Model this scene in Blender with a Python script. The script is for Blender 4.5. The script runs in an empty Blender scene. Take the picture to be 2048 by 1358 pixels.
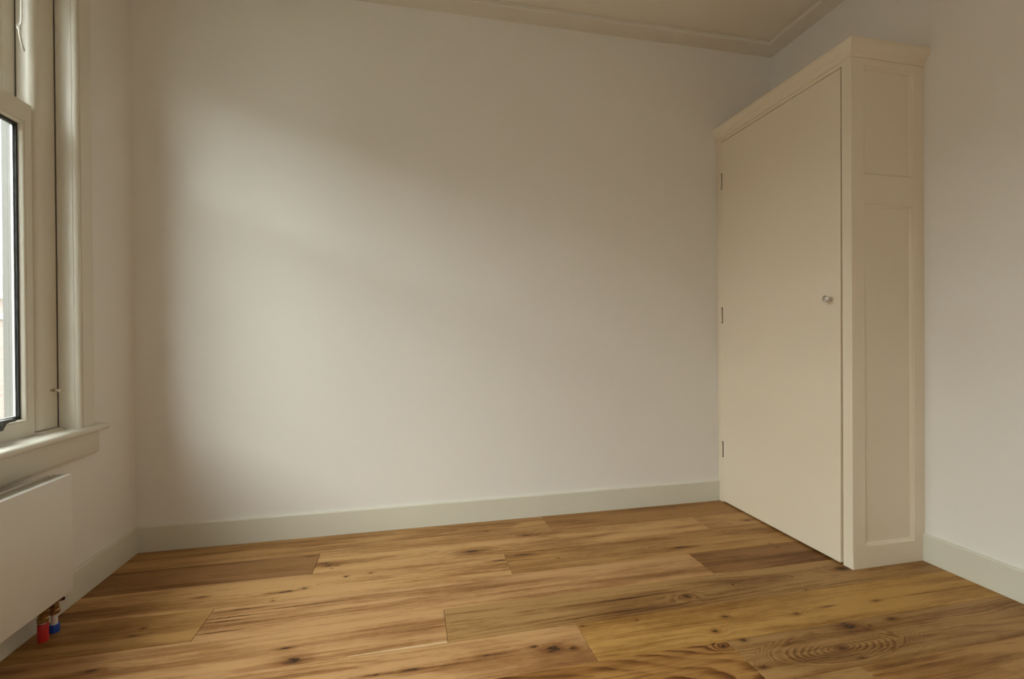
import bpy, bmesh, math, random
from mathutils import Vector, Matrix

C = bpy.context.scene.collection
SC = bpy.context.scene
PI = math.pi

# ------------------------------------------------------------------ camera
YAW, PITCH, ROLL, FPX = 0.21382, -0.00425, -0.00713, 940.5
cy_, sy_ = math.cos(YAW), math.sin(YAW)
f = Vector((sy_, cy_, 0)); r = Vector((cy_, -sy_, 0)); u = Vector((0, 0, 1))
f2 = f * math.cos(PITCH) + u * math.sin(PITCH)
u2 = u * math.cos(PITCH) - f * math.sin(PITCH)
r3 = r * math.cos(ROLL) + u2 * math.sin(ROLL)
u3 = u2 * math.cos(ROLL) - r * math.sin(ROLL)
cam_d = bpy.data.cameras.new('camera')
cam_d.sensor_width = 36.0
cam_d.sensor_fit = 'HORIZONTAL'
cam_d.lens = FPX / 2048 * 36.0
cam_d.clip_start = 0.02
cam = bpy.data.objects.new('camera', cam_d)
C.objects.link(cam)
M = Matrix((( r3.x, u3.x, -f2.x, 0), (r3.y, u3.y, -f2.y, 0), (r3.z, u3.z, -f2.z, 1.0), (0, 0, 0, 1)))
cam.matrix_world = M
SC.camera = cam

# ------------------------------------------------------------------ world: bright overcast sky
W = bpy.data.worlds.new('overcast_sky'); SC.world = W
W.use_nodes = True
nt = W.node_tree; nt.nodes.clear()
wo = nt.nodes.new('ShaderNodeOutputWorld')
bg = nt.nodes.new('ShaderNodeBackground')
tc = nt.nodes.new('ShaderNodeTexCoord')
sx = nt.nodes.new('ShaderNodeSeparateXYZ')
cr = nt.nodes.new('ShaderNodeValToRGB')
cr.color_ramp.elements[0].position = 0.0
cr.color_ramp.elements[0].color = (0.95, 0.912, 0.91, 1)
cr.color_ramp.elements[1].position = 1.0
cr.color_ramp.elements[1].color = (0.95, 0.917, 0.925, 1)
nt.links.new(tc.outputs['Generated'], sx.inputs[0])
nt.links.new(sx.outputs['Z'], cr.inputs[0])
nt.links.new(cr.outputs[0], bg.inputs['Color'])
bg.inputs['Strength'].default_value = 4.2
nt.links.new(bg.outputs[0], wo.inputs[0])

SC.view_settings.view_transform = 'Standard'
SC.view_settings.look = 'None'
SC.view_settings.gamma = 1.0
SC.view_settings.use_curve_mapping = False
SC.view_settings.exposure = 2.2
SC.cycles.use_denoising = True
SC.cycles.max_bounces = 14
SC.cycles.diffuse_bounces = 8
SC.cycles.glossy_bounces = 4
SC.cycles.transparent_max_bounces = 16
SC.cycles.sample_clamp_indirect = 8.0

# ------------------------------------------------------------------ room measures (metres)
D, XL, XR = 2.5387, -1.2685, 2.2231
YREAR = -1.45
ZC = 2.765                      # ceiling
ZB = 2.740                      # underside of the ceiling border
HS, TS = 0.1217, 0.013          # baseboard
XC, YC = 1.8350, 1.6445         # cupboard front plane / cupboard side plane
WIN = ((1.05, 2.105), (-0.95, 0.70))   # the seen window and the added unseen one between their casings, along y
WZ0, WZ1 = 0.668, 2.44

# light of the window openings is sampled through portals
for (wa, wb) in WIN:
    pd = bpy.data.lights.new('window_portal', 'AREA'); pd.shape = 'RECTANGLE'
    pd.size = 1.95; pd.size_y = wb - wa + 0.1
    pd.cycles.is_portal = True
    po = bpy.data.objects.new('window_portal', pd); C.objects.link(po)
    po.location = (XL - 0.18, (wa + wb) / 2, (WZ0 + WZ1) / 2)
    po.rotation_euler = (0, -PI / 2, 0)

# ------------------------------------------------------------------ node helpers
def new_mat(name):
    m = bpy.data.materials.new(name); m.use_nodes = True
    n = m.node_tree; n.nodes.clear()
    out = n.nodes.new('ShaderNodeOutputMaterial')
    b = n.nodes.new('ShaderNodeBsdfPrincipled')
    n.links.new(b.outputs[0], out.inputs[0])
    return m, n, b, out

class G:
    """small expression helper over shader nodes"""
    def __init__(s, n): s.n = n
    def _in(s, sock, v):
        if isinstance(v, (int, float)): sock.default_value = v
        elif isinstance(v, (tuple, list)): sock.default_value = v
        else: s.n.links.new(v, sock)
    def m(s, op, a, b=0.0, c=0.0, clamp=False):
        k = s.n.nodes.new('ShaderNodeMath'); k.operation = op; k.use_clamp = clamp
        s._in(k.inputs[0], a); s._in(k.inputs[1], b); s._in(k.inputs[2], c)
        return k.outputs[0]
    def comb(s, x, y, z):
        k = s.n.nodes.new('ShaderNodeCombineXYZ')
        s._in(k.inputs[0], x); s._in(k.inputs[1], y); s._in(k.inputs[2], z)
        return k.outputs[0]
    def noise(s, vec, scale=1.0, detail=2.0, rough=0.5, dist=0.0):
        k = s.n.nodes.new('ShaderNodeTexNoise')
        s._in(k.inputs['Vector'], vec)
        k.inputs['Scale'].default_value = scale; k.inputs['Detail'].default_value = detail
        k.inputs['Roughness'].default_value = rough; k.inputs['Distortion'].default_value = dist
        return k.outputs['Fac']
    def ramp(s, v, lo, hi):
        k = s.n.nodes.new('ShaderNodeMapRange'); k.interpolation_type = 'SMOOTHSTEP'
        s._in(k.inputs[0], v); k.inputs[1].default_value = lo; k.inputs[2].default_value = hi
        return k.outputs[0]
    def mix(s, fac, a, b, mode='MIX'):
        k = s.n.nodes.new('ShaderNodeMix'); k.data_type = 'RGBA'; k.blend_type = mode
        s._in(k.inputs[0], fac)
        s._in(k.inputs[6], a if not isinstance(a, tuple) else (*a[:3], 1))
        s._in(k.inputs[7], b if not isinstance(b, tuple) else (*b[:3], 1))
        return k.outputs[2]
    def bump(s, h, strength, dist):
        k = s.n.nodes.new('ShaderNodeBump')
        s._in(k.inputs['Height'], h); k.inputs['Strength'].default_value = strength
        k.inputs['Distance'].default_value = dist
        return k.outputs[0]

def paint(name, col, rough, bump_scale=0, bump_h=0.0, var=0.03, dirt=None, spec=0.5, coat=0.0):
    m, n, b, _ = new_mat(name); g = G(n)
    t = n.nodes.new('ShaderNodeTexCoord').outputs['Object']
    v = g.noise(t, 2.3, 3.0)
    c1 = tuple(x * (1 - var) for x in col); c2 = tuple(min(1, x * (1 + var)) for x in col)
    c = g.mix(v, c1, c2)
    if dirt:
        d = g.ramp(g.noise(t, 17.0, 6.0, 0.65), 0.62, 0.78)
        c = g.mix(g.m('MULTIPLY', d, 0.35), c, dirt)
    n.links.new(c, b.inputs['Base Color'])
    n.links.new(g.m('MULTIPLY_ADD', v, 0.08, rough - 0.04), b.inputs['Roughness'])
    b.inputs['Specular IOR Level'].default_value = spec
    b.inputs['Coat Weight'].default_value = coat
    if bump_scale:
        h = g.noise(t, bump_scale, 3.0, 0.6)
        n.links.new(g.bump(h, 1.0, bump_h), b.inputs['Normal'])
    return m

M_WALL = paint('wall_paint', (0.80, 0.775, 0.735), 0.88, 260, 0.0004, 0.01, spec=0.25)
M_CEIL = paint('ceiling_paint', (0.78, 0.735, 0.66), 0.9, 180, 0.0004, 0.01, spec=0.2)
M_BORDER = paint('ceiling_border_paint', (0.74, 0.70, 0.63), 0.8, 120, 0.0003, 0.01, spec=0.25)
M_SKIRT = paint('skirting_paint', (0.675, 0.650, 0.555), 0.42, 60, 0.0002, 0.02)
M_CREAM = paint('cupboard_paint', (0.80, 0.715, 0.575), 0.325, 45, 0.0005, 0.015)
M_WIN = paint('window_paint', (0.70, 0.668, 0.580), 0.325, 0, 0, 0.012)
M_OUT = paint('darkened_outer_frame_paint', (0.105, 0.098, 0.088), 0.6, 60, 0.0003, 0.08)  # frame paint darkened in colour to offset the strong sky light on it
M_RAD = paint('radiator_enamel', (0.735, 0.712, 0.67), 0.36, 0, 0, 0.01)
M_RADG = paint('radiator_grille_enamel', (0.55, 0.52, 0.46), 0.4, 0, 0, 0.01)
M_RUB = paint('black_rubber', (0.012, 0.014, 0.014), 0.6)
M_DARK = paint('dark_gap', (0.02, 0.014, 0.009), 0.9)
M_BLACKP = paint('black_plastic', (0.010, 0.011, 0.010), 0.35)
M_REDP = paint('red_plastic', (0.50, 0.012, 0.012), 0.35)
M_BLUEP = paint('blue_plastic', (0.008, 0.06, 0.42), 0.35)
M_WHITEP = paint('white_plastic', (0.72, 0.69, 0.66), 0.4)
M_CORD = paint('white_cord', (0.80, 0.79, 0.74), 0.8, 900, 0.0004)
M_BRICK = None

def metal(name, col, rough):
    m, n, b, _ = new_mat(name); g = G(n)
    t = n.nodes.new('ShaderNodeTexCoord').outputs['Object']
    v = g.noise(t, 60.0, 3.0)
    n.links.new(g.mix(v, tuple(x * 0.85 for x in col), col), b.inputs['Base Color'])
    b.inputs['Metallic'].default_value = 1.0
    b.inputs['Roughness'].default_value = rough
    return m
M_CHROME = metal('chrome', (0.72, 0.71, 0.68), 0.14)
M_BRASS = metal('brass', (0.45, 0.29, 0.13), 0.32)
M_ALU = metal('aluminium_spacer', (0.75, 0.75, 0.74), 0.4)
M_STEEL = metal('dark_steel', (0.16, 0.11, 0.08), 0.45)

def glass():
    m = bpy.data.materials.new('window_glass'); m.use_nodes = True
    n = m.node_tree; n.nodes.clear()
    out = n.nodes.new('ShaderNodeOutputMaterial')
    tr = n.nodes.new('ShaderNodeBsdfTransparent'); tr.inputs[0].default_value = (0.93, 0.96, 0.95, 1)
    gl = n.nodes.new('ShaderNodeBsdfGlossy'); gl.inputs['Roughness'].default_value = 0.0
    fr = n.nodes.new('ShaderNodeFresnel'); fr.inputs[0].default_value = 1.45
    mx = n.nodes.new('ShaderNodeMixShader')
    ge = n.nodes.new('ShaderNodeNewGeometry')
    g = G(n)                                   # reflect on the outer faces only; light crosses the pane without bending
    F = g.m('DIVIDE', g.m('MULTIPLY', fr.outputs[0], 2.0), g.m('ADD', fr.outputs[0], 1.0))   # both faces of a sheet
    n.links.new(g.m('MULTIPLY', F, g.m('SUBTRACT', 1.0, ge.outputs['Backfacing'])), mx.inputs[0]); n.links.new(tr.outputs[0], mx.inputs[1]); n.links.new(gl.outputs[0], mx.inputs[2])
    n.links.new(mx.outputs[0], out.inputs[0])
    return m
M_GLASS = glass()

# ------------------------------------------------------------------ oak, driven by properties of each plank
NK, NS = 7, 1
def oak():
    m, n, b, _ = new_mat('oiled_oak'); g = G(n)
    t = n.nodes.new('ShaderNodeTexCoord').outputs['Object']
    s = n.nodes.new('ShaderNodeSeparateXYZ'); n.links.new(t, s.inputs[0])
    x, y = s.outputs[0], s.outputs[1]
    def att(name):
        a = n.nodes.new('ShaderNodeAttribute'); a.attribute_type = 'OBJECT'; a.attribute_name = name
        return a
    seed = att('seed').outputs['Fac']
    tone = att('tone').outputs['Color']
    gp = n.nodes.new('ShaderNodeSeparateXYZ'); n.links.new(att('grain').outputs['Vector'], gp.inputs[0])
    gy, gk, gs = gp.outputs[0], gp.outputs[1], gp.outputs[2]      # heart line, curvature, slope along the plank
    contrast = att('contrast').outputs['Fac']
    def nz(fx, fy, off, detail, rough=0.55):
        return g.noise(g.comb(g.m('MULTIPLY', x, fx), g.m('MULTIPLY', y, fy), g.m('ADD', seed, off)), 1.0, detail, rough)
    w1 = g.m('SUBTRACT', nz(1.1, 5.0, 0.0, 2.0), 0.5)             # slow wander of the grain
    w2 = g.m('SUBTRACT', nz(8.0, 38.0, 5.0, 3.0), 0.5)
    ragged = g.m('SUBTRACT', nz(38.0, 170.0, 9.0, 4.0, 0.7), 0.5)
    q = g.m('DIVIDE', g.m('SUBTRACT', g.m('ADD', y, g.m('MULTIPLY', w1, 0.07)), gy), 0.09)
    tt = g.m('ADD', g.m('MULTIPLY', g.m('MULTIPLY', q, q), gk), g.m('MULTIPLY', x, gs))
    tt = g.m('ADD', tt, g.m('MULTIPLY', w1, 2.6))
    tt = g.m('ADD', tt, g.m('MULTIPLY', w2, 0.55))
    dark = halo = None; bend = 0.0
    for i in range(NK):
        a = att('knot_%d' % i)
        p = n.nodes.new('ShaderNodeSeparateXYZ'); n.links.new(a.outputs['Vector'], p.inputs[0])
        size = g.m('MAXIMUM', p.outputs[2], 0.0001)
        on = g.m('GREATER_THAN', p.outputs[2], 0.0005)
        lx = g.m('MULTIPLY', size, a.outputs['Alpha'])
        dx = g.m('DIVIDE', g.m('SUBTRACT', x, p.outputs[0]), lx)
        dy = g.m('ADD', g.m('DIVIDE', g.m('SUBTRACT', y, p.outputs[1]), size), g.m('MULTIPLY', w2, 2.2))
        r2 = g.m('ADD', g.m('MULTIPLY', dx, dx), g.m('MULTIPLY', dy, dy))
        e = g.m('MULTIPLY', g.m('EXPONENT', g.m('MULTIPLY', r2, -0.13)), on)
        bend = g.m('ADD', bend, e)
        hl = g.m('MULTIPLY', g.m('EXPONENT', g.m('MULTIPLY', r2, -0.42)), on)
        core = g.m('MULTIPLY', g.ramp(g.m('ADD', r2, g.m('MULTIPLY', ragged, 4.2)), 0.75, -0.25), on)
        dark = core if dark is None else g.m('MAXIMUM', dark, core)
        halo = hl if halo is None else g.m('MAXIMUM', halo, hl)
    tt = g.m('ADD', tt, g.m('MULTIPLY', bend, 2.4))
    a = att('swirl_0')
    p = n.nodes.new('ShaderNodeSeparateXYZ'); n.links.new(a.outputs['Vector'], p.inputs[0])
    size = g.m('MAXIMUM', p.outputs[2], 0.0001); on = g.m('GREATER_THAN', p.outputs[2], 0.0005)
    dx = g.m('DIVIDE', g.m('SUBTRACT', x, p.outputs[0]), g.m('MULTIPLY', size, a.outputs['Alpha']))
    dy = g.m('DIVIDE', g.m('SUBTRACT', y, p.outputs[1]), size)
    r2 = g.m('ADD', g.m('MULTIPLY', dx, dx), g.m('MULTIPLY', dy, dy))
    fall = g.m('MULTIPLY', g.ramp(r2, 2.4, 0.9), on)
    rr = g.m('ADD', g.m('MULTIPLY', g.m('SQRT', r2), 8.5), g.m('ADD', g.m('MULTIPLY', w2, 1.5), g.m('MULTIPLY', w1, 5.0)))
    tt = g.m('ADD', g.m('MULTIPLY', tt, g.m('SUBTRACT', 1.0, fall)), g.m('MULTIPLY', rr, fall))
    ph = g.m('FRACT', tt)
    ring = g.m('MULTIPLY', g.ramp(ph, 0.30, 0.88), g.ramp(ph, 1.0, 0.90))
    ringw = g.m('ADD', g.m('MULTIPLY', contrast, g.m('ADD', 0.10, g.m('MULTIPLY', g.ramp(nz(1.4, 10.0, 50.0, 2.0), 0.40, 0.62), 0.26))), g.m('MULTIPLY', fall, g.m('ADD', 0.12, g.m('MULTIPLY', g.ramp(nz(3.0, 14.0, 60.0, 2.0), 0.38, 0.62), 0.22))))
    band = g.m('SUBTRACT', nz(0.8, 21.0, 77.0, 3.0), 0.5)         # long tone bands
    blot = g.m('SUBTRACT', nz(1.9, 8.0, 31.0, 3.0), 0.5)          # blotches
    line = g.ramp(nz(1.7, 120.0, 13.0, 4.0, 0.6), 0.545, 0.66)    # long thin dark lines
    fib = g.m('SUBTRACT', nz(9.0, 420.0, 3.0, 4.0, 0.6), 0.5)     # fibres
    dash = g.ramp(nz(16.0, 620.0, 23.0, 3.0), 0.58, 0.70)         # open pores
    mott = g.m('SUBTRACT', nz(26.0, 70.0, 41.0, 3.0, 0.6), 0.5)
    d = g.m('MULTIPLY', ring, ringw)
    for v, k in ((band, 1.7), (blot, 1.6), (fib, 0.55), (mott, 0.45)):
        d = g.m('ADD', d, g.m('MULTIPLY', v, k))
    d = g.m('ADD', d, g.m('MULTIPLY', line, g.m('ADD', 0.12, g.m('MULTIPLY', contrast, 0.16))))
    d = g.m('ADD', d, g.m('MULTIPLY', dash, 0.20))
    d = g.m('ADD', d, g.m('MULTIPLY', halo, 0.50))
    d = g.m('ADD', d, 0.15, clamp=True)
    mid = g.mix(1.0, tone, (0.60, 0.50, 0.38), 'MULTIPLY')
    deep = g.mix(1.0, tone, (0.26, 0.165, 0.085), 'MULTIPLY')
    c = g.mix(g.m('MULTIPLY', d, 2.0, clamp=True), tone, mid)
    c = g.mix(g.m('SUBTRACT', g.m('MULTIPLY', d, 2.0), 1.0, clamp=True), c, deep)
    # pale sapwood left along one long edge
    a = att('sap'); p = n.nodes.new('ShaderNodeSeparateXYZ'); n.links.new(a.outputs['Vector'], p.inputs[0])
    u = g.m('DIVIDE', g.m('SUBTRACT', x, p.outputs[0]), g.m('MAXIMUM', g.m('SUBTRACT', p.outputs[1], p.outputs[0]), 0.001))
    inside = g.m('MULTIPLY', g.m('GREATER_THAN', u, 0.0), g.m('LESS_THAN', u, 1.0))
    wdt = g.m('MULTIPLY', p.outputs[2], g.m('MULTIPLY', inside, g.m('ADD', g.m('MULTIPLY', u, a.outputs['Alpha']), g.m('SUBTRACT', 1.0, g.m('ABSOLUTE', a.outputs['Alpha'])))))
    sap = g.m('MULTIPLY', g.m('LESS_THAN', y, g.m('ADD', wdt, g.m('MULTIPLY', g.m('MULTIPLY', w2, 0.012), inside))), inside)
    c = g.mix(g.m('MULTIPLY', sap, 0.85), c, (0.62, 0.45, 0.26))
    c = g.mix(g.m('MULTIPLY', halo, 0.35), c, (0.13, 0.045, 0.012))
    c = g.mix(dark, c, (0.026, 0.009, 0.003))
    n.links.new(c, b.inputs['Base Color'])
    n.links.new(g.m('ADD', g.m('MULTIPLY', fib, 0.12), 0.50), b.inputs['Roughness'])
    b.inputs['Specular IOR Level'].default_value = 0.22
    h = g.m('SUBTRACT', 0.0, g.m('ADD', g.m('MULTIPLY', dash, 0.6), g.m('ADD', g.m('MULTIPLY', fib, 0.5), g.m('MULTIPLY', dark, 1.0))))
    n.links.new(g.bump(h, 0.5, 0.0005), b.inputs['Normal'])
    return m
M_OAK = oak()

def brick_mat():
    m, n, b, _ = new_mat('weathered_brick'); g = G(n)
    t = n.nodes.new('ShaderNodeTexCoord').outputs['Object']
    s = n.nodes.new('ShaderNodeSeparateXYZ'); n.links.new(t, s.inputs[0])
    k = n.nodes.new('ShaderNodeTexBrick')
    n.links.new(g.comb(s.outputs[1], s.outputs[2], 0.0), k.inputs['Vector'])
    k.inputs['Scale'].default_value = 1.0
    k.inputs['Brick Width'].default_value = 0.22; k.inputs['Row Height'].default_value = 0.062
    k.inputs['Mortar Size'].default_value = 0.006
    k.inputs['Color1'].default_value = (0.085, 0.058, 0.047, 1)
    k.inputs['Color2'].default_value = (0.11, 0.08, 0.066, 1)
    k.inputs['Mortar'].default_value = (0.14, 0.13, 0.12, 1)
    n.links.new(k.outputs['Color'], b.inputs['Base Color'])
    b.inputs['Roughness'].default_value = 0.9
    return m
M_BRICK = brick_mat()
M_TRIMW = paint('house_white_paint', (0.80, 0.79, 0.77), 0.5)
M_ROOF = paint('roof_tile', (0.16, 0.11, 0.10), 0.8, 8, 0.01, 0.15)
M_PANE = paint('dark_house_glass', (0.10, 0.12, 0.13), 0.08)
M_GROUND = paint('garden_ground', (0.10, 0.105, 0.085), 0.95, 3, 0.02, 0.25)

# ------------------------------------------------------------------ mesh helpers
def add_box(bm, lo, hi, bevel=0.0, seg=2):
    vs = [bm.verts.new((x, y, z)) for x in (lo[0], hi[0]) for y in (lo[1], hi[1]) for z in (lo[2], hi[2])]
    q = [(0, 1, 3, 2), (4, 6, 7, 5), (0, 4, 5, 1), (2, 3, 7, 6), (0, 2, 6, 4), (1, 5, 7, 3)]
    fs = [bm.faces.new([vs[i] for i in a]) for a in q]
    if bevel:
        es = list({e for fc in fs for e in fc.edges})
        bmesh.ops.bevel(bm, geom=es, offset=bevel, segments=seg, profile=0.5, affect='EDGES', clamp_overlap=True)
    return vs

def add_prism(bm, pts, axis, a, b):
    """extrude a closed 2-D polygon along an axis; pts are the two remaining coordinates in x,y,z order"""
    def mk(p, t):
        if axis == 'z': return (p[0], p[1], t)
        if axis == 'y': return (p[0], t, p[1])
        return (t, p[0], p[1])
    A = [bm.verts.new(mk(p, a)) for p in pts]; B = [bm.verts.new(mk(p, b)) for p in pts]
    k = len(pts)
    for i in range(k):
        j = (i + 1) % k
        bm.faces.new((A[i], A[j], B[j], B[i]))
    bm.faces.new(A[::-1]); bm.faces.new(B)

def add_cyl(bm, p0, p1, r0, r1=None, seg=24, cap=True):
    r1 = r0 if r1 is None else r1
    p0, p1 = Vector(p0), Vector(p1); d = (p1 - p0).normalized()
    a = d.orthogonal().normalized(); c = d.cross(a)
    A, B = [], []
    for i in range(seg):
        t = 2 * PI * i / seg; v = a * math.cos(t) + c * math.sin(t)
        A.append(bm.verts.new(p0 + v * r0)); B.append(bm.verts.new(p1 + v * r1))
    for i in range(seg):
        j = (i + 1) % seg; bm.faces.new((A[i], A[j], B[j], B[i]))
    if cap: bm.faces.new(A[::-1]); bm.faces.new(B)

def add_lathe(bm, p0, d, prof, seg=28):
    """prof: list of (distance along d, radius)"""
    p0, d = Vector(p0), Vector(d).normalized()
    a = d.orthogonal().normalized(); c = d.cross(a); rows = []
    for (s, rr) in prof:
        if rr < 1e-6: rows.append([bm.verts.new(p0 + d * s)])
        else: rows.append([bm.verts.new(p0 + d * s + (a * math.cos(2 * PI * i / seg) + c * math.sin(2 * PI * i / seg)) * rr) for i in range(seg)])
    for A, B in zip(rows, rows[1:]):
        for i in range(seg):
            j = (i + 1) % seg
            if len(A) == 1 and len(B) == 1: continue
            if len(A) == 1: bm.faces.new((A[0], B[j], B[i]))
            elif len(B) == 1: bm.faces.new((A[i], A[j], B[0]))
            else: bm.faces.new((A[i], A[j], B[j], B[i]))
    if len(rows[0]) > 1: bm.faces.new(rows[0][::-1])
    if len(rows[-1]) > 1: bm.faces.new(rows[-1])

def add_tube(bm, pts, rad, seg=10):
    pts = [Vector(p) for p in pts]; rows = []
    for i, p in enumerate(pts):
        t = (pts[min(i + 1, len(pts) - 1)] - pts[max(i - 1, 0)]).normalized()
        ref = Vector((0.31, 0.9, 0.2)); a = t.cross(ref).normalized(); c = t.cross(a)
        rr = rad[i] if isinstance(rad, (list, tuple)) else rad
        rows.append([bm.verts.new(p + (a * math.cos(2 * PI * k / seg) + c * math.sin(2 * PI * k / seg)) * rr) for k in range(seg)])
    for A, B in zip(rows, rows[1:]):
        for k in range(seg):
            j = (k + 1) % seg; bm.faces.new((A[k], A[j], B[j], B[k]))
    bm.faces.new(rows[0][::-1]); bm.faces.new(rows[-1])

def spline(pts, k=8):
    pts = [Vector(p) for p in pts]; P = [pts[0]] + pts + [pts[-1]]; out = []
    for i in range(1, len(P) - 2):
        for s in range(k):
            t = s / k; a, b, c, d = P[i - 1], P[i], P[i + 1], P[i + 2]
            out.append(0.5 * ((2 * b) + (c - a) * t + (2 * a - 5 * b + 4 * c - d) * t * t + (3 * b - a - 3 * c + d) * t ** 3))
    out.append(pts[-1]); return out

def add_frame(bm, prof, rect, extra=(0, 0), open_bottom=False):
    """sweep a profile of (x, inset) round a rectangle (y0, y1, z0, z1) in the y-z plane with mitred corners;
    extra widens the bottom and the top member"""
    y0, y1, z0, z1 = rect; loops = []
    for (x, ins) in prof:
        eb = ins + (extra[0] if ins > 0.001 else 0); et = ins + (extra[1] if ins > 0.001 else 0)
        zb = z0 if open_bottom else z0 + eb
        loops.append([bm.verts.new((x, y1 - ins, zb)), bm.verts.new((x, y1 - ins, z1 - et)),
                      bm.verts.new((x, y0 + ins, z1 - et)), bm.verts.new((x, y0 + ins, zb))])
    k = len(prof)
    for i in range(k):
        A, B = loops[i], loops[(i + 1) % k]
        for c in range(3 if open_bottom else 4):
            d = (c + 1) % 4
            bm.faces.new((A[c], A[d], B[d], B[c]))
    if open_bottom:
        bm.faces.new([l[0] for l in loops]); bm.faces.new([l[3] for l in loops][::-1])

def obj(name, bm, mat, parent=None, smooth=False, label=None, loc=(0, 0, 0)):
    bmesh.ops.recalc_face_normals(bm, faces=bm.faces)
    me = bpy.data.meshes.new(name); bm.to_mesh(me); bm.free()
    me.materials.append(mat)
    if smooth:
        for p in me.polygons: p.use_smooth = True
        me.set_sharp_from_angle(angle=math.radians(38))
    o = bpy.data.objects.new(name, me); C.objects.link(o)
    o.location = loc
    if parent: o.parent = parent
    if label: o['label'] = label
    return o

def struct(name, bm, mat, parent=None, smooth=False, label=None):
    o = obj(name, bm, mat, parent, smooth)
    if parent is None: o['kind'] = 'structure'
    if label: o['label'] = label
    return o

def thing(name, label, cat, loc, kind=None):
    o = bpy.data.objects.new(name, None); C.objects.link(o); o.location = loc
    o.empty_display_size = 0.1
    o['label'] = label
    if cat: o['category'] = cat
    if kind: o['kind'] = kind
    return o

def put(o, parent):
    """parent a mesh built in world coordinates under an Empty that is not at the origin"""
    o.parent = parent; o.location = Vector(o.location) - Vector(parent.location); return o

def box_obj(name, lo, hi, mat, parent=None, bevel=0.0, smooth=False):
    bm = bmesh.new(); add_box(bm, lo, hi, bevel); return obj(name, bm, mat, parent, smooth)

# ------------------------------------------------------------------ room shell
bm = bmesh.new(); add_box(bm, (XL - 0.3, D, -0.1), (XR + 0.3, D + 0.2, ZC + 0.1))
struct('wall_back', bm, M_WALL, label='plain off white painted wall opposite the camera')
bm = bmesh.new(); add_box(bm, (XR, YREAR, -0.1), (XR + 0.2, D, ZC + 0.1))
struct('wall_right', bm, M_WALL, label='off white wall on the right behind the cupboard')
bm = bmesh.new(); add_box(bm, (XL - 0.3, YREAR - 0.2, -0.1), (XR + 0.3, YREAR, ZC + 0.1))
struct('wall_front', bm, M_WALL, label='off white wall behind the camera')
bm = bmesh.new()
oz0, oz1 = 0.60, 2.485
add_box(bm, (XL - 0.16, YREAR, -0.1), (XL, D, oz0)); add_box(bm, (XL - 0.16, YREAR, oz1), (XL, D, ZC + 0.1))
for lo, hi in ((YREAR, WIN[1][0] - .025), (WIN[1][1] + .025, WIN[0][0] - .025), (WIN[0][1] + .025, D)):
    add_box(bm, (XL - 0.16, lo, oz0), (XL, hi, oz1))
struct('wall_left', bm, M_WALL, label='off white wall on the left that holds the window')
bm = bmesh.new(); add_box(bm, (XL - 0.16, YREAR - 0.2, ZC), (XR + 0.2, D + 0.2, ZC + 0.15))
struct('ceiling', bm, M_CEIL, label='off white plaster ceiling')

# flat plaster border round the ceiling, stepped down from it
def border(name, axis, a, b, wall, sgn, label):
    w = 0.112
    pr = [(0, ZB), (w - 0.004, ZB), (w, ZB + 0.004), (w, ZB + 0.012), (w - 0.006, ZB + 0.014), (w - 0.006, ZC), (0, ZC)]
    pts = [(wall + sgn * p, z) for p, z in pr]
    bm = bmesh.new(); add_prism(bm, pts, axis, a, b)
    struct(name, bm, M_BORDER, label=label)
border('trim_1', 'x', XL, XR, D, -1, 'flat plaster ceiling border along the back wall')
border('trim_2', 'y', YREAR, D - 0.112, XR, -1, 'flat plaster ceiling border along the right wall')
border('trim_3', 'y', YREAR, D - 0.112, XL, 1, 'flat plaster ceiling border along the window wall')

# baseboards
def baseboard(name, axis, a, b, wall, sgn, label):
    pr = [(0, 0.0005), (TS, 0.0005), (TS, HS - 0.006), (TS - 0.0015, HS - 0.002), (TS - 0.005, HS), (0, HS)]
    pts = [(wall + sgn * p, z) for p, z in pr]
    bm = bmesh.new(); add_prism(bm, pts, axis, a, b)
    struct(name, bm, M_SKIRT, label=label)
baseboard('baseboard_back', 'x', XL, XC, D, -1, 'off white baseboard along the back wall')
baseboard('baseboard_left', 'y', YREAR, D - TS, XL, 1, 'off white baseboard below the window behind the radiator')
baseboard('baseboard_right', 'y', YREAR, YC, XR, -1, 'off white baseboard running from the cupboard along the right wall')

# ------------------------------------------------------------------ oak floor, plank by plank
bm = bmesh.new(); add_box(bm, (XL - 0.1, YREAR - 0.1, -0.12), (XR + 0.1, D + 0.1, -0.0135))
floor = struct('floor', bm, M_DARK, label='wide oak plank floor with knots and lively grain')
ROWW = 0.1943
LIGHT, TAN, PINK, GOLD, YEL, MID, OLIVE, BROWN, DARKB = (
    (0.52, 0.302, 0.122), (0.455, 0.256, 0.098), (0.49, 0.278, 0.120), (0.42, 0.232, 0.078), (0.46, 0.258, 0.072),
    (0.345, 0.176, 0.060), (0.37, 0.210, 0.076), (0.265, 0.128, 0.040), (0.38, 0.195, 0.056))
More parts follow.
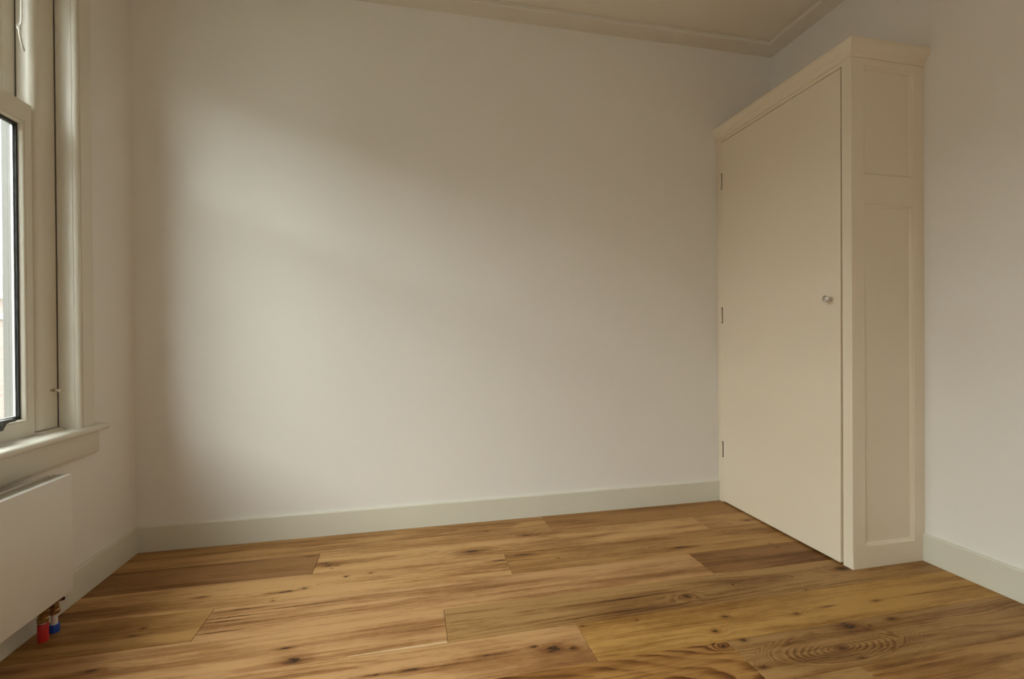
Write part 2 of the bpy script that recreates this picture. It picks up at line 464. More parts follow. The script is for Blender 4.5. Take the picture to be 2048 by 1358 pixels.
# row, x0, x1, tone, contrast, (heart line, curvature, slope), knots [(x, y, size, elongation)], swirl, sapwood edge (x0, x1, width, taper)
PL = [
 (0, XL, 0.711, TAN, 0.7, (0.12, 3.0, 2.0), [(0.38, 2.40, 0.004, 3)], None, None),
 (0, 0.711, XR, MID, 0.35, (-0.25, 1.2, 0.4), [], None, None),
 (1, XL, -0.415, (0.30, 0.150, 0.053), 0.5, (0.25, 1.5, 1.0), [(-0.46, 2.31, 0.004, 5)], None, None),
 (1, -0.415, 1.515, LIGHT, 0.7, (0.10, 3.0, 2.6), [(0.281, 2.186, 0.020, 2.4), (-0.357, 2.196, 0.006, 2), (-0.375, 2.22, 0.004, 3), (0.564, 2.309, 0.009, 2.2), (0.622, 2.301, 0.004, 2), (-0.325, 2.19, 0.003, 2), (-0.34, 2.165, 0.003, 2)], None, None),
 (1, 1.515, XR, TAN, 0.8, (0.06, 3.0, 1.6), [(1.784, 2.221, 0.010, 3)], None, None),
 (2, XL, 0.417, LIGHT, 0.6, (-0.02, 2.0, 1.0), [(-0.423, 2.018, 0.008, 2.0), (-0.495, 2.006, 0.008, 6.0), (-0.521, 1.950, 0.004, 1.5), (-0.804, 2.037, 0.006, 4), (0.387, 2.070, 0.006, 7), (-0.27, 2.078, 0.005, 1.8), (-0.17, 2.085, 0.004, 1.8)], None, None),
 (2, 0.417, XR, GOLD, 0.9, (0.11, 3.0, 2.2), [(0.501, 2.104, 0.006, 5), (0.65, 2.034, 0.003, 2.0), (1.25, 2.005, 0.007, 8), (1.687, 1.95, 0.004, 3)], (1.234, 2.036, 0.034, 4.2), None),
 (3, XL, -0.718, GOLD, 0.7, (0.02, 2.0, 1.2), [(-0.912, 1.863, 0.005, 1.8), (-0.924, 1.823, 0.004, 3)], None, None),
 (3, -0.718, 1.245, PINK, 0.55, (0.17, 2.0, 1.8), [(-0.60, 1.913, 0.003, 30), (-0.63, 1.868, 0.003, 30), (-0.645, 1.845, 0.003, 24), (-0.66, 1.782, 0.0025, 26), (-0.40, 1.890, 0.0025, 50)], None, None),
 (3, 1.245, XR, BROWN, 0.8, (0.07, 2.5, 1.6), [(1.69, 1.900, 0.005, 2)], None, (1.245, 1.618, 0.013, -0.85)),
 (4, XL, 0.115, PINK, 0.5, (0.25, 1.4, 1.0), [(-0.364, 1.572, 0.015, 2.2), (-0.40, 1.64, 0.005, 4), (-0.95, 1.66, 0.008, 3)], None, (-0.20, 0.115, 0.008, 0.7)),
 (4, 0.115, XR, OLIVE, 0.95, (0.10, 3.0, 2.0), [(1.033, 1.624, 0.010, 1.9), (1.80, 1.667, 0.013, 2.4), (0.80, 1.66, 0.004, 40), (1.515, 1.560, 0.004, 1.5), (1.70, 1.69, 0.002, 2)], (1.40, 1.655, 0.022, 6.0), None),
 (5, XL, 0.560, PINK, 0.8, (0.08, 2.4, 1.6), [(0.444, 1.446, 0.016, 2.2), (0.384, 1.466, 0.006, 2.5), (0.506, 1.434, 0.008, 1.8), (-0.008, 1.448, 0.006, 4.5), (-0.11, 1.450, 0.005, 8), (0.25, 1.46, 0.004, 12)], None, None),
 (5, 0.560, XR, YEL, 0.75, (-0.03, 2.4, 1.4), [(1.349, 1.431, 0.007, 1.8), (1.09, 1.475, 0.006, 2.2), (1.003, 1.409, 0.007, 1.6), (1.707, 1.437, 0.006, 3), (0.775, 1.525, 0.003, 1.6), (0.575, 1.535, 0.0035, 1.6), (1.50, 1.445, 0.004, 7)], (1.700, 1.440, 0.026, 3.6), None),
 (6, XL, 1.007, DARKB, 2.6, (0.05, 1.6, 9.0), [(0.98, 1.335, 0.006, 2), (0.60, 1.25, 0.006, 6)], None, None),
 (6, 1.007, XR, OLIVE, 0.85, (0.02, 2.6, 1.8), [(1.467, 1.334, 0.018, 1.9), (1.650, 1.334, 0.007, 2.6), (1.063, 1.347, 0.007, 1.8), (1.342, 1.242, 0.008, 2.2), (1.54, 1.318, 0.003, 2), (1.035, 1.222, 0.006, 2), (1.36, 1.19, 0.004, 4)], (1.342, 1.246, 0.060, 3.5), None),
 (7, XL, 1.32, OLIVE, 0.9, (0.08, 3.0, 2.4), [(1.18, 1.12, 0.01, 2.5)], None, None),
 (7, 1.32, XR, GOLD, 0.7, (0.12, 3.0, 2.0), [], None, None),
]
rnd = random.Random(5)
for row in range(8, 21):
    x = XL - rnd.uniform(0.2, 1.7)
    while x < XR:
        x1 = min(x + 1.94, XR)
        if x1 > XL + 0.05:
            PL.append((row, max(x, XL), x1, rnd.choice([LIGHT, TAN, PINK, GOLD, MID, OLIVE]), 0.9, (rnd.uniform(0, .19), 3.0, rnd.uniform(1.5, 3.5)),
                       [(rnd.uniform(max(x, XL), x1), 2.523 - ROWW * (row + rnd.uniform(.2, .8)), 0.010, 2.4)], None, None))
        x += 1.94
for i, (row, x0, x1, tone, con, gr, kn, sw, sap) in enumerate(PL):
    ya, yb = 2.5235 - ROWW * (row + 1), 2.5235 - ROWW * row
    if row == 0: yb = D
    ya = max(ya, YREAR)
    if yb - ya < 0.01: continue
    gx, gyy = 0.0005, 0.0004
    bm = bmesh.new()
    dz = rnd.uniform(-0.0004, 0.0)
    add_box(bm, (gx, gyy, -0.0125), (x1 - x0 - gx, yb - ya - gyy, dz), 0.0013, 1)
    o = obj('plank', bm, M_OAK, floor, loc=(x0, ya, 0))
    o['tone'] = [float(t) for t in tone]
    o['contrast'] = float(con)
    o['seed'] = float(i * 3.73 + 1.1)
    o['grain'] = [float(gr[0]), float(gr[1]), float(gr[2])]
    for k in range(NK): o['knot_%d' % k] = [float(kn[k][0] - x0), float(kn[k][1] - ya), float(kn[k][2]), float(kn[k][3])] if k < len(kn) else [0.0, 0.0, 0.0, 1.0]
    o['swirl_0'] = [float(sw[0] - x0), float(sw[1] - ya), float(sw[2]), float(sw[3])] if sw else [0.0, 0.0, 0.0, 1.0]
    o['sap'] = [float(sap[0] - x0), float(sap[1] - x0), float(sap[2]), float(sap[3])] if sap else [0.0, 0.0, 0.0, 0.0]

# ------------------------------------------------------------------ sash window in the left wall
def build_window(name, label, WY0, WY1):
    oy0, oy1 = WY0 - .025, WY1 + .025
    win = thing(name, label, None, (0, 0, 0), 'structure')
    # casing: profile (x, inset from its outer edge) from the outer edge to the jamb
    CO = 0.099                                    # casing width
    o_ = XL
    prof = [(o_ + 0.0005, 0), (o_ + .024, 0), (o_ + .028, .003), (o_ + .028, .068), (o_ + .026, .0705), (o_ + .0225, .0715), (o_ + .0225, .0745),
            (o_ + .027, .0765), (o_ + .0315, .080), (o_ + .0335, .085), (o_ + .0335, .090), (o_ + .031, .0945), (o_ + .026, .0975),
            (o_ + .018, .0975), (o_ + .017, .0988), (o_ + .010, .100), (o_ - .002, .1005), (o_ - .033, .1005), (o_ - .033, .090), (o_ - .020, .0765), (o_ + .0005, .0765)]
    bm = bmesh.new()
    add_frame(bm, prof, (WY0 - CO - .0015, WY1 + CO + .0015, 0.664, WZ1 + CO), open_bottom=True)
    obj('casing', bm, M_WIN, win, True)
    # jamb boxes and head of the frame
    def jamb(mirror):
        pts = [(-.036, 2.1015), (-.0355, 2.062), (-.0345, 2.040), (-.0335, 2.034), (-.0345, 2.022), (-.0365, 2.0125), (-.0405, 2.0065), (-.047, 2.0025), (-.055, 2.0015),
               (-.086, 2.0015), (-.086, 2.1295), (-.060, 2.1295), (-.060, 2.1015)]
        pp = [(XL + a, y + (WY1 - 2.105) if not mirror else WY0 + 2.105 - y) for a, y in pts]
        b = bmesh.new(); add_prism(b, pp, 'z', 0.676, 2.484); obj('jamb', b, M_WIN, win, True)
        pts = [(-.0865, 2.0015), (-.131, 2.0015), (-.135, 2.004), (-.137, 2.010), (-.150, 2.040), (-.158, 2.045), (-.158, 2.1295), (-.0865, 2.1295)]
        pp = [(XL + a, y + (WY1 - 2.105) if not mirror else WY0 + 2.105 - y) for a, y in pts]
        b = bmesh.new(); add_prism(b, pp, 'z', 0.676, 2.484); obj('outer_frame', b, M_OUT, win, True)
    jamb(False); jamb(True)
    box_obj('head', (XL - .158, WY0 + .11, 2.432), (XL - .034, WY1 - .11, 2.484), M_WIN, win, 0.003)
    # stool board and apron
    pr = [(-.158, .600), (-.158, .655), (-.090, .664), (.042, .664), (.050, .6628), (.056, .6585), (.0585, .652), (.0585, .646), (.055, .641), (.049, .6385), (.001, .6385), (.001, .600)]
    bm = bmesh.new()
    # inside the opening the board fills the jambs, outside it carries horns past the casing
    add_prism(bm, [(XL + a, z) for a, z in pr[:3] + [(.001, .664), (.001, .600)]], 'y', oy0 + .0005, oy1 - .0005)
    add_prism(bm, [(XL + a, z) for a, z in [(.001, .6385), (.001, .664)] + pr[3:-2]], 'y', WY0 - .142, WY1 + .142)
    for fc_y in (WY0 - .142, WY1 + .142):
        es = [e for e in bm.edges if all(abs(v.co.y - fc_y) < 1e-6 for v in e.verts) and all(v.co.x > XL + .02 for v in e.verts)]
        bmesh.ops.bevel(bm, geom=es, offset=.0045, segments=3, profile=0.5, affect='EDGES', clamp_overlap=True)
    obj('window_sill', bm, M_WIN, win, True)
    pr = [(.0006, .5385), (.010, .5385), (.0245, .553), (.0265, .556), (.0265, .638), (.0006, .638)]
    bm = bmesh.new(); add_prism(bm, [(XL + a, z) for a, z in pr], 'y', WY0 - .128, WY1 + .128)
    obj('apron', bm, M_WIN, win, True)
    for m_ in (0, 1):
        y0, y1 = (WY1 - .105, WY1 - .005) if not m_ else (WY0 + .005, WY0 + .105)
        bm = bmesh.new(); add_prism(bm, [(XL - .10, .6645), (XL - .014, .6645), (XL - .018, .669), (XL - .026, .6735), (XL - .10, .6735)], 'y', y0, y1)
        obj('sill_strip', bm, M_WIN, win)
    # lower sash in the inner track
    def sash(name, x_in, x_out, rect, stile, extra, bead):
        root_rect = rect
        pf = [(x_in, 0), (x_in, stile - .006), (x_in - .002, stile - .0045), (x_in - .0005, stile - .003), (x_in - .0015, stile - .0005)]
        for k in range(1, 6):
            t = k / 5 * PI / 2
            pf.append((x_in - .003 - bead * (1 - math.cos(t)) , stile - .0005 + .0055 * math.sin(t)))
        gx = x_in - .003 - bead
        pf += [(x_out, stile + .005), (x_out, 0)]
        b = bmesh.new(); add_frame(b, pf, root_rect, extra); o = obj(name, b, M_WIN, win, True)
        ins = stile + .0052
        y0, y1, z0, z1 = rect
        b = bmesh.new()
        pg = [(gx + .004, ins), (gx + .004, ins + .0075), (gx - .002, ins + .0075), (gx - .002, ins)]
        add_frame(b, pg, rect, extra); obj('gasket', b, M_RUB, o)
        b = bmesh.new()
        pg = [(gx - .0028, ins), (gx - .0028, ins + .012), (gx - .0088, ins + .012), (gx - .0088, ins)]
        add_frame(b, pg, rect, extra); obj('spacer_bar', b, M_ALU, o)
        for gxx in (gx - .0005, gx - .0108):
            b = bmesh.new()
            add_box(b, (gxx - .0012, y0 + ins - .0008, z0 + ins + extra[0] - .0008), (gxx + .0012, y1 - ins + .0008, z1 - ins - extra[1] + .0008))
            obj('glass_pane', b, M_GLASS, o)
        return o
    LS = (WY0 + .108, WY1 - .108, 0.6665, 1.834)
    low = sash('lower_sash', XL - .040, XL - .0735, LS, .034, (.0235, .040), .016)
    US = (WY0 + .1042, WY1 - .1042, 1.795, 2.431)
    up = sash('upper_sash', XL - .090, XL - .122, US, .058, (0.0, 0.0), .010)
    # black lift bolted to the bottom rail of the lower sash
    def lift(y):
        b = bmesh.new()
        sec = [(0.0, .012), (.003, .017), (.012, .021), (.026, .023), (.036, .022), (.040, .018), (.036, .013), (.022, .012), (.010, .006), (.004, -.006), (.002, -.016), (0.0, -.017)]
        add_prism(b, [(XL - .0397 + a, .722 + z) for a, z in sec], 'y', y - .05, y + .05)
        es = [e for e in b.edges if abs(e.verts[0].co.y - e.verts[1].co.y) < 1e-6]
        bmesh.ops.bevel(b, geom=es, offset=.002, segments=2, profile=.5, affect='EDGES', clamp_overlap=True)
        obj('sash_lift', b, M_BLACKP, low, True, 'black lift handle on the bottom rail')
    lift(WY1 - .293); lift(WY0 + .293)

build_window('window_1', 'cream painted sliding sash window with moulded casing beside the corner', *WIN[0])
build_window('added_window', 'unseen second sash window added for light on the right side', *WIN[1])  # inferred from the light, added unseen and widened to brighten the right wall

# ------------------------------------------------------------------ small things at the window
P = thing('pull_cord', 'white pull cord with a knot and looped end hanging before the upper sash', 'cord', (XL - .052, 1.978, 2.43))
bm = bmesh.new()
cx = XL - .052
path = spline([(cx, 1.978, 2.431), (cx, 1.9775, 2.30), (cx + .0005, 1.976, 2.15), (cx, 1.974, 2.112), (cx, 1.9685, 2.098), (cx, 1.9665, 2.085)], 8)
add_tube(bm, path, .0029, 8)
put(obj('cord', bm, M_CORD, None, True), P)
bm = bmesh.new()
add_lathe(bm, (cx, 1.9665, 2.096), (0, -.1, -1), [(0, .0012), (.002, .005), (.006, .006), (.010, .005), (.013, .0012)], 12)
add_tube(bm, [(cx, 1.967, 2.091), (cx, 1.962, 2.0925), (cx + .001, 1.956, 2.0915), (cx + .001, 1.9535, 2.093)], [.0015, .002, .0022, .0012], 8)
add_tube(bm, [(cx, 1.967, 2.096), (cx, 1.9635, 2.101), (cx + .001, 1.962, 2.1045)], [.0016, .0018, .001], 8)
put(obj('knot', bm, M_CORD, None, True), P)
bm = bmesh.new()
path = spline([(cx, 1.9655, 2.086), (cx, 1.9665, 2.070), (cx, 1.970, 2.054), (cx, 1.9755, 2.040), (cx, 1.979, 2.030), (cx, 1.983, 2.0235), (cx, 1.9865, 2.0225), (cx, 1.987, 2.027),
               (cx, 1.983, 2.034), (cx, 1.9775, 2.0425), (cx, 1.9725, 2.056), (cx, 1.9685, 2.071), (cx, 1.967, 2.086)], 6)
add_tube(bm, path, .0024, 8)
put(obj('loop', bm, M_CORD, None, True), P)

P = thing('screw_eye', 'small dark screw eye with a white string end tied on, in the window jamb', 'hook', (XL - .0355, 2.066, .816))
bm = bmesh.new()
hx = XL - .0352
add_tube(bm, [(hx - .006, 2.066, .8165), (hx + .002, 2.066, .8165), (hx + .006, 2.0655, .8165)], .0014, 8)
ring = [(hx + .010 + .0042 * math.cos(t * PI / 8 + PI), 2.0655, .8165 + .0042 * math.sin(t * PI / 8 + PI)) for t in range(15)]
add_tube(bm, ring, .0013, 8)
put(obj('eye', bm, M_STEEL, None, True), P)
bm = bmesh.new()
path = spline([(hx + .012, 2.064, .8175), (hx + .012, 2.071, .8165), (hx + .0125, 2.079, .817), (hx + .0125, 2.0855, .8135), (hx + .013, 2.0895, .8105), (hx + .013, 2.094, .8155), (hx + .013, 2.1005, .819), (hx + .013, 2.107, .8225)], 5)
add_tube(bm, path, [.0022 + .0028 * max(0, 1 - abs(i / (len(path) - 1) - .58) / .36) for i in range(len(path))], 8)
put(obj('string_end', bm, M_CORD, None, True), P)

# ------------------------------------------------------------------ panel radiator under the window
RX1, RX0 = XL + .122, XL + .052
RY1, RY0, RZ0, RZ1 = 1.9145, 0.55, .137, .5405
P = thing('radiator', 'white flat panel radiator hanging below the window sill', 'radiator', ((RX0 + RX1) / 2, (RY0 + RY1) / 2, RZ0))
bm = bmesh.new()
add_box(bm, (RX1 - .016, RY0, RZ0), (RX1, RY1, RZ1), .003, 3)
put(obj('front_panel', bm, M_RAD, None, True), P)
bm = bmesh.new()
add_box(bm, (RX0, RY0 + .004, RZ0 + .012), (RX0 + .010, RY1 - .006, RZ1 + .001), .002, 2)
put(obj('back_panel', bm, M_RAD, None, True), P)
for yy in (RY0 + .0005, RY1 - .0045):
    bm = bmesh.new(); add_box(bm, (RX0 + .0105, yy, RZ0 + .004), (RX1 - .0165, yy + .004, RZ1 - .0002), .0015, 2)
    put(obj('side_panel', bm, M_RAD, None, True), P)
bm = bmesh.new()
add_box(bm, (RX0 + .0105, RY0 + .011, RZ1 - .016), (RX0 + .014, RY1 - .013, RZ1 - .001))
add_box(bm, (RX1 - .0205, RY0 + .011, RZ1 - .016), (RX1 - .0165, RY1 - .013, RZ1 - .001))
yy = RY0 + .014
while yy < RY1 - .022:
    add_box(bm, (RX0 + .014, yy, RZ1 - .012), (RX1 - .0205, yy + .0055, RZ1 - .0015)); yy += .011
put(obj('top_grille', bm, M_RADG), P)
bm = bmesh.new(); add_box(bm, (RX0 + .016, RY0 + .02, RZ0 + .02), (RX1 - .022, RY1 - .03, RZ1 - .03))
put(obj('convector_core', bm, M_RADG), P)
for yy in (RY0 + .2, RY1 - .2):
    bm = bmesh.new(); add_box(bm, (XL + .0005, yy, .20), (RX0 - .0005, yy + .03, .48)); put(obj('wall_bracket', bm, M_RAD), P)
# valve block and the two pipes that rise from the floor
VX = XL + .066
bm = bmesh.new()
add_box(bm, (VX - .013, 1.848, .098), (VX + .013, 1.924, .122), .003, 2)
for y in (1.861, 1.9115):
    add_cyl(bm, (VX, y, .068), (VX, y, .138), .0105, seg=20)
    add_lathe(bm, (VX, y, .062), (0, 0, 1), [(0, .0125), (.002, .0155), (.014, .0155), (.017, .013), (.019, .0135), (.030, .0135), (.032, .011)], 24)
    add_cyl(bm, (VX + .008, y + .012, .105), (VX + .020, y + .012, .105), .0075, .0065, seg=16)
put(obj('valve', bm, M_BRASS, None, True), P)
for y in (1.861, 1.9115):
    bm = bmesh.new(); add_lathe(bm, (VX + .0195, y + .012, .105), (1, 0, 0), [(0, .0055), (.003, .0055), (.0032, .003), (.0012, .003), (.0012, 0)], 16)
    put(obj('valve_screw', bm, M_STEEL, None, True), P)
for y, mt, top, hgt in ((1.861, M_REDP, .066, .058), (1.9115, M_BLUEP, .066, .026)):
    bm = bmesh.new(); add_cyl(bm, (VX, y, -.010), (VX, y, top), .0095, seg=20)
    put(obj('pipe', bm, M_WHITEP, None, True), P)
    bm = bmesh.new()
    add_lathe(bm, (VX, y, .0005), (0, 0, 1), [(0, .0098), (0, .0145), (hgt - .002, .0145), (hgt, .0135), (hgt, .0098)], 24)
    put(obj('pipe_sleeve', bm, mt, None, True, ('red' if mt is M_REDP else 'blue') + ' pipe sleeve'), P)

# ------------------------------------------------------------------ built-in cupboard in the far right corner
P = thing('built_in_cupboard', 'tall cream painted corner cupboard with one flat door and moulded crown', 'cupboard', ((XC + XR) / 2, (YC + D) / 2, 0))
DY0, DY1, DZ0, DZ1 = 1.6945, 2.4925, .010, 2.158
ZT = 2.198
# front frame: stiles and head round the door
bm = bmesh.new(); add_box(bm, (XC, YC + .0241, .0005), (XC + .030, DY0 - .0045, ZT))
put(obj('front_stile', bm, M_CREAM, None, True), P)
bm = bmesh.new(); add_box(bm, (XC, DY1 + .002, .0005), (XC + .030, D - .0005, ZT), .0015, 2)
put(obj('front_stile', bm, M_CREAM, None, True), P)
bm = bmesh.new(); add_box(bm, (XC, DY0 - .0045, DZ1 + .0045), (XC + .030, DY1 + .002, ZT))
put(obj('head_rail', bm, M_CREAM, None, True), P)
# side: stiles, rails and two sunk panels with a moulded edge
SX0, SX1 = XC, XR - .0005
PX0, PX1 = 1.899, 2.1645
pans = ((.094, 1.562), (1.686, 2.150))
bm = bmesh.new()
YB = YC + .024
def rails(b, lo, hi): add_box(b, (lo[0], YC, lo[1]), (hi[0], YB, hi[1]))
# one continuous framed side: build the face with two openings whose edges run down a moulding to the sunk panel
def side_face(b):
    xs = [SX0, PX0, PX1, SX1]; zs = [.0005, pans[0][0], pans[0][1], pans[1][0], pans[1][1], ZT]
    V = {}
    for i, x in enumerate(xs):
        for j, z in enumerate(zs): V[i, j] = b.verts.new((x, YC, z))
    for i in range(3):
        for j in range(5):
            if i == 1 and j in (1, 3): continue
            b.faces.new((V[i, j], V[i + 1, j], V[i + 1, j + 1], V[i, j + 1]))
    for j in (1, 3):
        prev = [V[1, j], V[2, j], V[2, j + 1], V[1, j + 1]]
        for ins, dep in ((.0015, .0025), (.004, .0035), (.008, .0060), (.011, .0105), (.0125, .0125)):
            x0, x1, z0, z1 = PX0 + ins, PX1 - ins, zs[j] + ins, zs[j + 1] - ins
            cur = [b.verts.new((x0, YC + dep, z0)), b.verts.new((x1, YC + dep, z0)), b.verts.new((x1, YC + dep, z1)), b.verts.new((x0, YC + dep, z1))]
            for k in range(4): b.faces.new((prev[k], prev[(k + 1) % 4], cur[(k + 1) % 4], cur[k]))
            prev = cur
        hole.append(prev)
    # back and rim
    bk = {}
    for (i, j) in ((0, 0), (3, 0), (3, 5), (0, 5)): bk[i, j] = b.verts.new((xs[i], YB, zs[j]))
    ring = [V[0, 0]] + [V[i, 0] for i in (1, 2, 3)] + [V[3, j] for j in (1, 2, 3, 4, 5)] + [V[i, 5] for i in (2, 1, 0)] + [V[0, j] for j in (4, 3, 2, 1)]
    b.faces.new((V[0, 0], V[1, 0], V[2, 0], V[3, 0], bk[3, 0], bk[0, 0]))
    b.faces.new((V[3, 0], V[3, 1], V[3, 2], V[3, 3], V[3, 4], V[3, 5], bk[3, 5], bk[3, 0]))
    b.faces.new((V[3, 5], V[2, 5], V[1, 5], V[0, 5], bk[0, 5], bk[3, 5]))
    b.faces.new((V[0, 5], V[0, 4], V[0, 3], V[0, 2], V[0, 1], V[0, 0], bk[0, 0], bk[0, 5]))
hole = []
side_face(bm)
es = [e for e in bm.edges if all(abs(v.co.x - SX0) < 1e-6 and abs(v.co.y - YC) < 1e-6 for v in e.verts)]
bmesh.ops.bevel(bm, geom=es, offset=.006, segments=4, profile=0.5, affect='EDGES', clamp_overlap=True)
put(obj('side_frame', bm, M_CREAM, None, True), P)
for (z0, z1) in pans:
    bm = bmesh.new(); add_box(bm, (PX0 + .002, YC + .0118, z0 + .002), (PX1 - .002, YC + .022, z1 - .002))
    put(obj('side_panel', bm, M_CREAM), P)
# top board and crown moulding (mitred round the free corner)
bm = bmesh.new(); add_box(bm, (XC + .031, YC + .0245, ZT - .022), (XR - .0005, D - .0005, ZT + .0005)); put(obj('top_board', bm, M_CREAM), P)
cp = [(-.001, 2.180), (.005, 2.180), (.007, 2.183), (.007, 2.1905), (.009, 2.193), (.0115, 2.196), (.0125, 2.2005), (.0125, 2.2045), (.015, 2.208), (.021, 2.213), (.0265, 2.221), (.029, 2.230), (.029, 2.246), (.027, 2.250), (.023, 2.252), (-.001, 2.252)]
bm = bmesh.new(); L = []
for (o2, z) in cp:
    L.append([bm.verts.new((XC - o2, D - .0008, z)), bm.verts.new((XC - o2, YC - o2, z)), bm.verts.new((XR - .0008, YC - o2, z))])
for i in range(len(cp)):
    A, B = L[i], L[(i + 1) % len(cp)]
    for k in (0, 1): bm.faces.new((A[k], A[k + 1], B[k + 1], B[k]))
bm.faces.new([l[0] for l in L]); bm.faces.new([l[2] for l in L][::-1])
put(obj('crown_moulding', bm, M_CREAM, None, True), P)
bm = bmesh.new(); add_box(bm, (XC + .0012, YC + .0012, ZT + .001), (XR - .001, D - .001, 2.250)); put(obj('crown_top', bm, M_CREAM), P)
bm = bmesh.new(); add_box(bm, (XC + .020, DY0 - .002, .0005), (XC + .032, DY1 + .001, .007)); put(obj('threshold', bm, M_DARK), P)
bm = bmesh.new(); add_box(bm, (XC + .034, DY0, .008), (XC + .040, DY1, DZ1)); put(obj('inner_back', bm, M_DARK), P)
# flat door, its free edge warped a little proud towards the floor
bm = bmesh.new()
NZ = 10
grid = []
for j in range(NZ + 1):
    t = j / NZ; z = DZ0 + (DZ1 - DZ0) * t
    out = .0012 + .0095 * (1 - t) ** 1.3
    grid.append([bm.verts.new((XC - out, DY0, z)), bm.verts.new((XC - .0012, DY1, z)), bm.verts.new((XC + .020, DY1, z)), bm.verts.new((XC + .020 - out, DY0, z))])
for A, B in zip(grid, grid[1:]):
    for k in range(4): bm.faces.new((A[k], A[(k + 1) % 4], B[(k + 1) % 4], B[k]))
bm.faces.new(grid[0][::-1]); bm.faces.new(grid[-1])
door = put(obj('door', bm, M_CREAM, None, True), P)
def sub(o, parent):
    o.parent = parent; o.location = Vector(o.location) - (Vector(parent.location) + Vector(P.location)); return o
for z0, z1 in ((1.885, 1.969), (1.081, 1.166), (.277, .362)):
    bm = bmesh.new(); h = (z1 - z0)
    for k in range(3):
        add_cyl(bm, (XC - .0055, DY1 + .0045, z0 + h * k / 3 + .0006), (XC - .0055, DY1 + .0045, z0 + h * (k + 1) / 3 - .0006), .0052, seg=14)
    add_cyl(bm, (XC - .0055, DY1 + .0045, z0 - .002), (XC - .0055, DY1 + .0045, z1 + .002), .0034, seg=12)
    add_box(bm, (XC - .0062, DY1 - .0005, z0), (XC - .0014, DY1 + .0035, z1))
    sub(obj('hinge', bm, M_CREAM, None, True), door)
    bm = bmesh.new()
    add_box(bm, (XC - .0016, DY1 - .0065, z0 - .002), (XC + .003, DY1 - .0015, z1 + .002))
    for zz in (z0 - .0045, z1 + .0005, z0 + h * .62): add_box(bm, (XC - .0016, DY1 - .0065, zz), (XC + .003, DY1 + .0085, zz + .004))
    sub(obj('hinge_gap_shade', bm, M_DARK), door)  # dark strips stand in for the shaded gap round the hinge
bm = bmesh.new()
kx = XC - .0055
add_lathe(bm, (kx, 1.744, 1.161), (-1, 0, 0), [(0, .010), (.0025, .010), (.004, .0075), (.010, .0065), (.018, .007), (.021, .0125), (.0235, .0150), (.027, .0155), (.030, .0145), (.0315, .012), (.0320, .0)], 28)
sub(obj('knob', bm, M_CHROME, None, True, 'round chrome knob'), door)

# ------------------------------------------------------------------ outside the window
bm = bmesh.new(); add_box(bm, (-60, -50, -3.6), (XL - .165, 60, -3.4))
o = obj('ground', bm, M_GROUND); o['kind'] = 'structure'; o['label'] = 'garden ground below the window'
HX = -9.0
P = thing('brick_house', 'brown brick house with white trim across the garden, seen through the window', 'house', (HX - 4, 18, -3.4))
bm = bmesh.new(); add_box(bm, (HX - 8, 7.5, -3.4), (HX, 30, 2.0)); put(obj('wall', bm, M_BRICK), P)
bm = bmesh.new(); add_prism(bm, [(HX - 8.3, 2.0), (HX + .05, 2.0), (HX - .6, 2.62), (HX - 7.6, 2.62)], 'y', 7.5, 30.2); put(obj('roof', bm, M_ROOF), P)
bm = bmesh.new(); add_prism(bm, [(HX + .001, 1.96), (HX + .16, 1.96), (HX + .20, 2.08), (HX + .051, 2.10), (HX + .001, 1.999)], 'y', 7.5, 30.2); put(obj('gutter', bm, M_TRIMW), P)
for z in (1.50, -1.05):
    bm = bmesh.new(); add_box(bm, (HX + .001, 7.5, z), (HX + .09, 30, z + .13)); put(obj('string_course', bm, M_TRIMW), P)
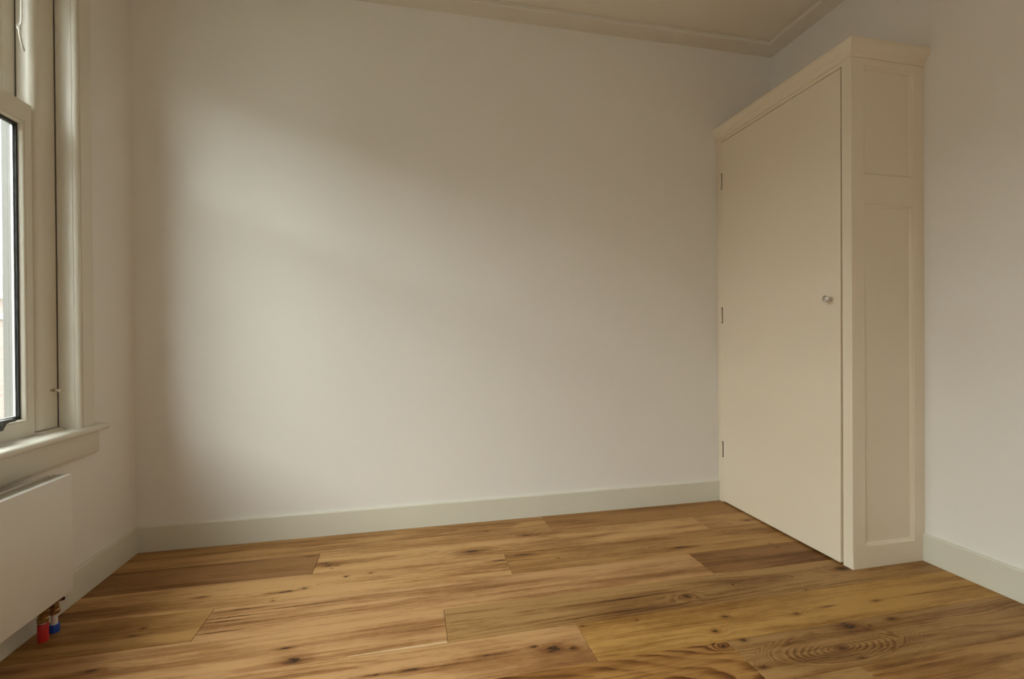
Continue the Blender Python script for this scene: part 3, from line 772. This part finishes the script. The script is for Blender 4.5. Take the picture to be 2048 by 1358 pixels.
for yw in (9.2, 11.6, 14.0, 16.6, 19.2, 22.0):
    for zb in (-.55, -3.0):
        y0, y1, z0, z1 = yw - .75, yw + .75, zb, zb + 1.75
        bm = bmesh.new()
        for lo, hi in (((y0, z0), (y1, z0 + .07)), ((y0, z1 - .07), (y1, z1)), ((y0, z0 + .07), (y0 + .07, z1 - .07)), ((y1 - .07, z0 + .07), (y1, z1 - .07)),
                       ((y0 + .07, z0 + 1.15), (y1 - .07, z0 + 1.21)), ((yw - .03, z0 + .07), (yw + .03, z0 + 1.15))):
            add_box(bm, (HX + .001, lo[0], lo[1]), (HX + .07, hi[0], hi[1]))
        w = put(obj('window', bm, M_TRIMW), P)
        bm = bmesh.new(); add_box(bm, (HX + .002, y0 + .07, z0 + .07), (HX + .03, y1 - .07, z1 - .07))
        g_ = obj('pane', bm, M_PANE); g_.parent = w; g_.location = -(Vector(w.location) + Vector(P.location))
# unseen brick blocks, added to raise the skyline and shape the window light
BX = -10.0
def brick_block(name, label, y0, y1, top, floors):
    P = thing(name, label, 'building', (BX - 5, (y0 + y1) / 2, -3.4))
    bm = bmesh.new(); add_box(bm, (BX - 10, y0, -3.4), (BX, y1, top)); put(obj('wall', bm, M_BRICK), P)
    bm = bmesh.new(); add_box(bm, (BX - 10.1, y0, top), (BX + .15, y1, top + .22)); put(obj('roof_edge', bm, M_TRIMW), P)
    nwin = max(1, int((y1 - y0) / 3.4))
    for i in range(nwin):
        for zb in floors:
            yw = y0 + (i + .5) * (y1 - y0) / nwin; bm = bmesh.new()
            for lo, hi in (((yw - .8, zb), (yw + .8, zb + .07)), ((yw - .8, zb + 1.53), (yw + .8, zb + 1.6)), ((yw - .8, zb + .07), (yw - .73, zb + 1.53)), ((yw + .73, zb + .07), (yw + .8, zb + 1.53))):
                add_box(bm, (BX + .001, lo[0], lo[1]), (BX + .07, hi[0], hi[1]))
            w = put(obj('window', bm, M_TRIMW), P)
            bm = bmesh.new(); add_box(bm, (BX + .002, yw - .73, zb + .07), (BX + .03, yw + .73, zb + 1.53))
            g_ = obj('pane', bm, M_PANE); g_.parent = w; g_.location = -(Vector(w.location) + Vector(P.location))
brick_block('added_tall_block', 'unseen tall brick block added to cut the low sky light', -26, -3.6, 4.9, (-3.0, -.2, 2.6))
brick_block('added_mid_block', 'unseen brick block of middle height added to shape the sky light', -3.55, 7.3, 3.5, (-3.0, -.2))
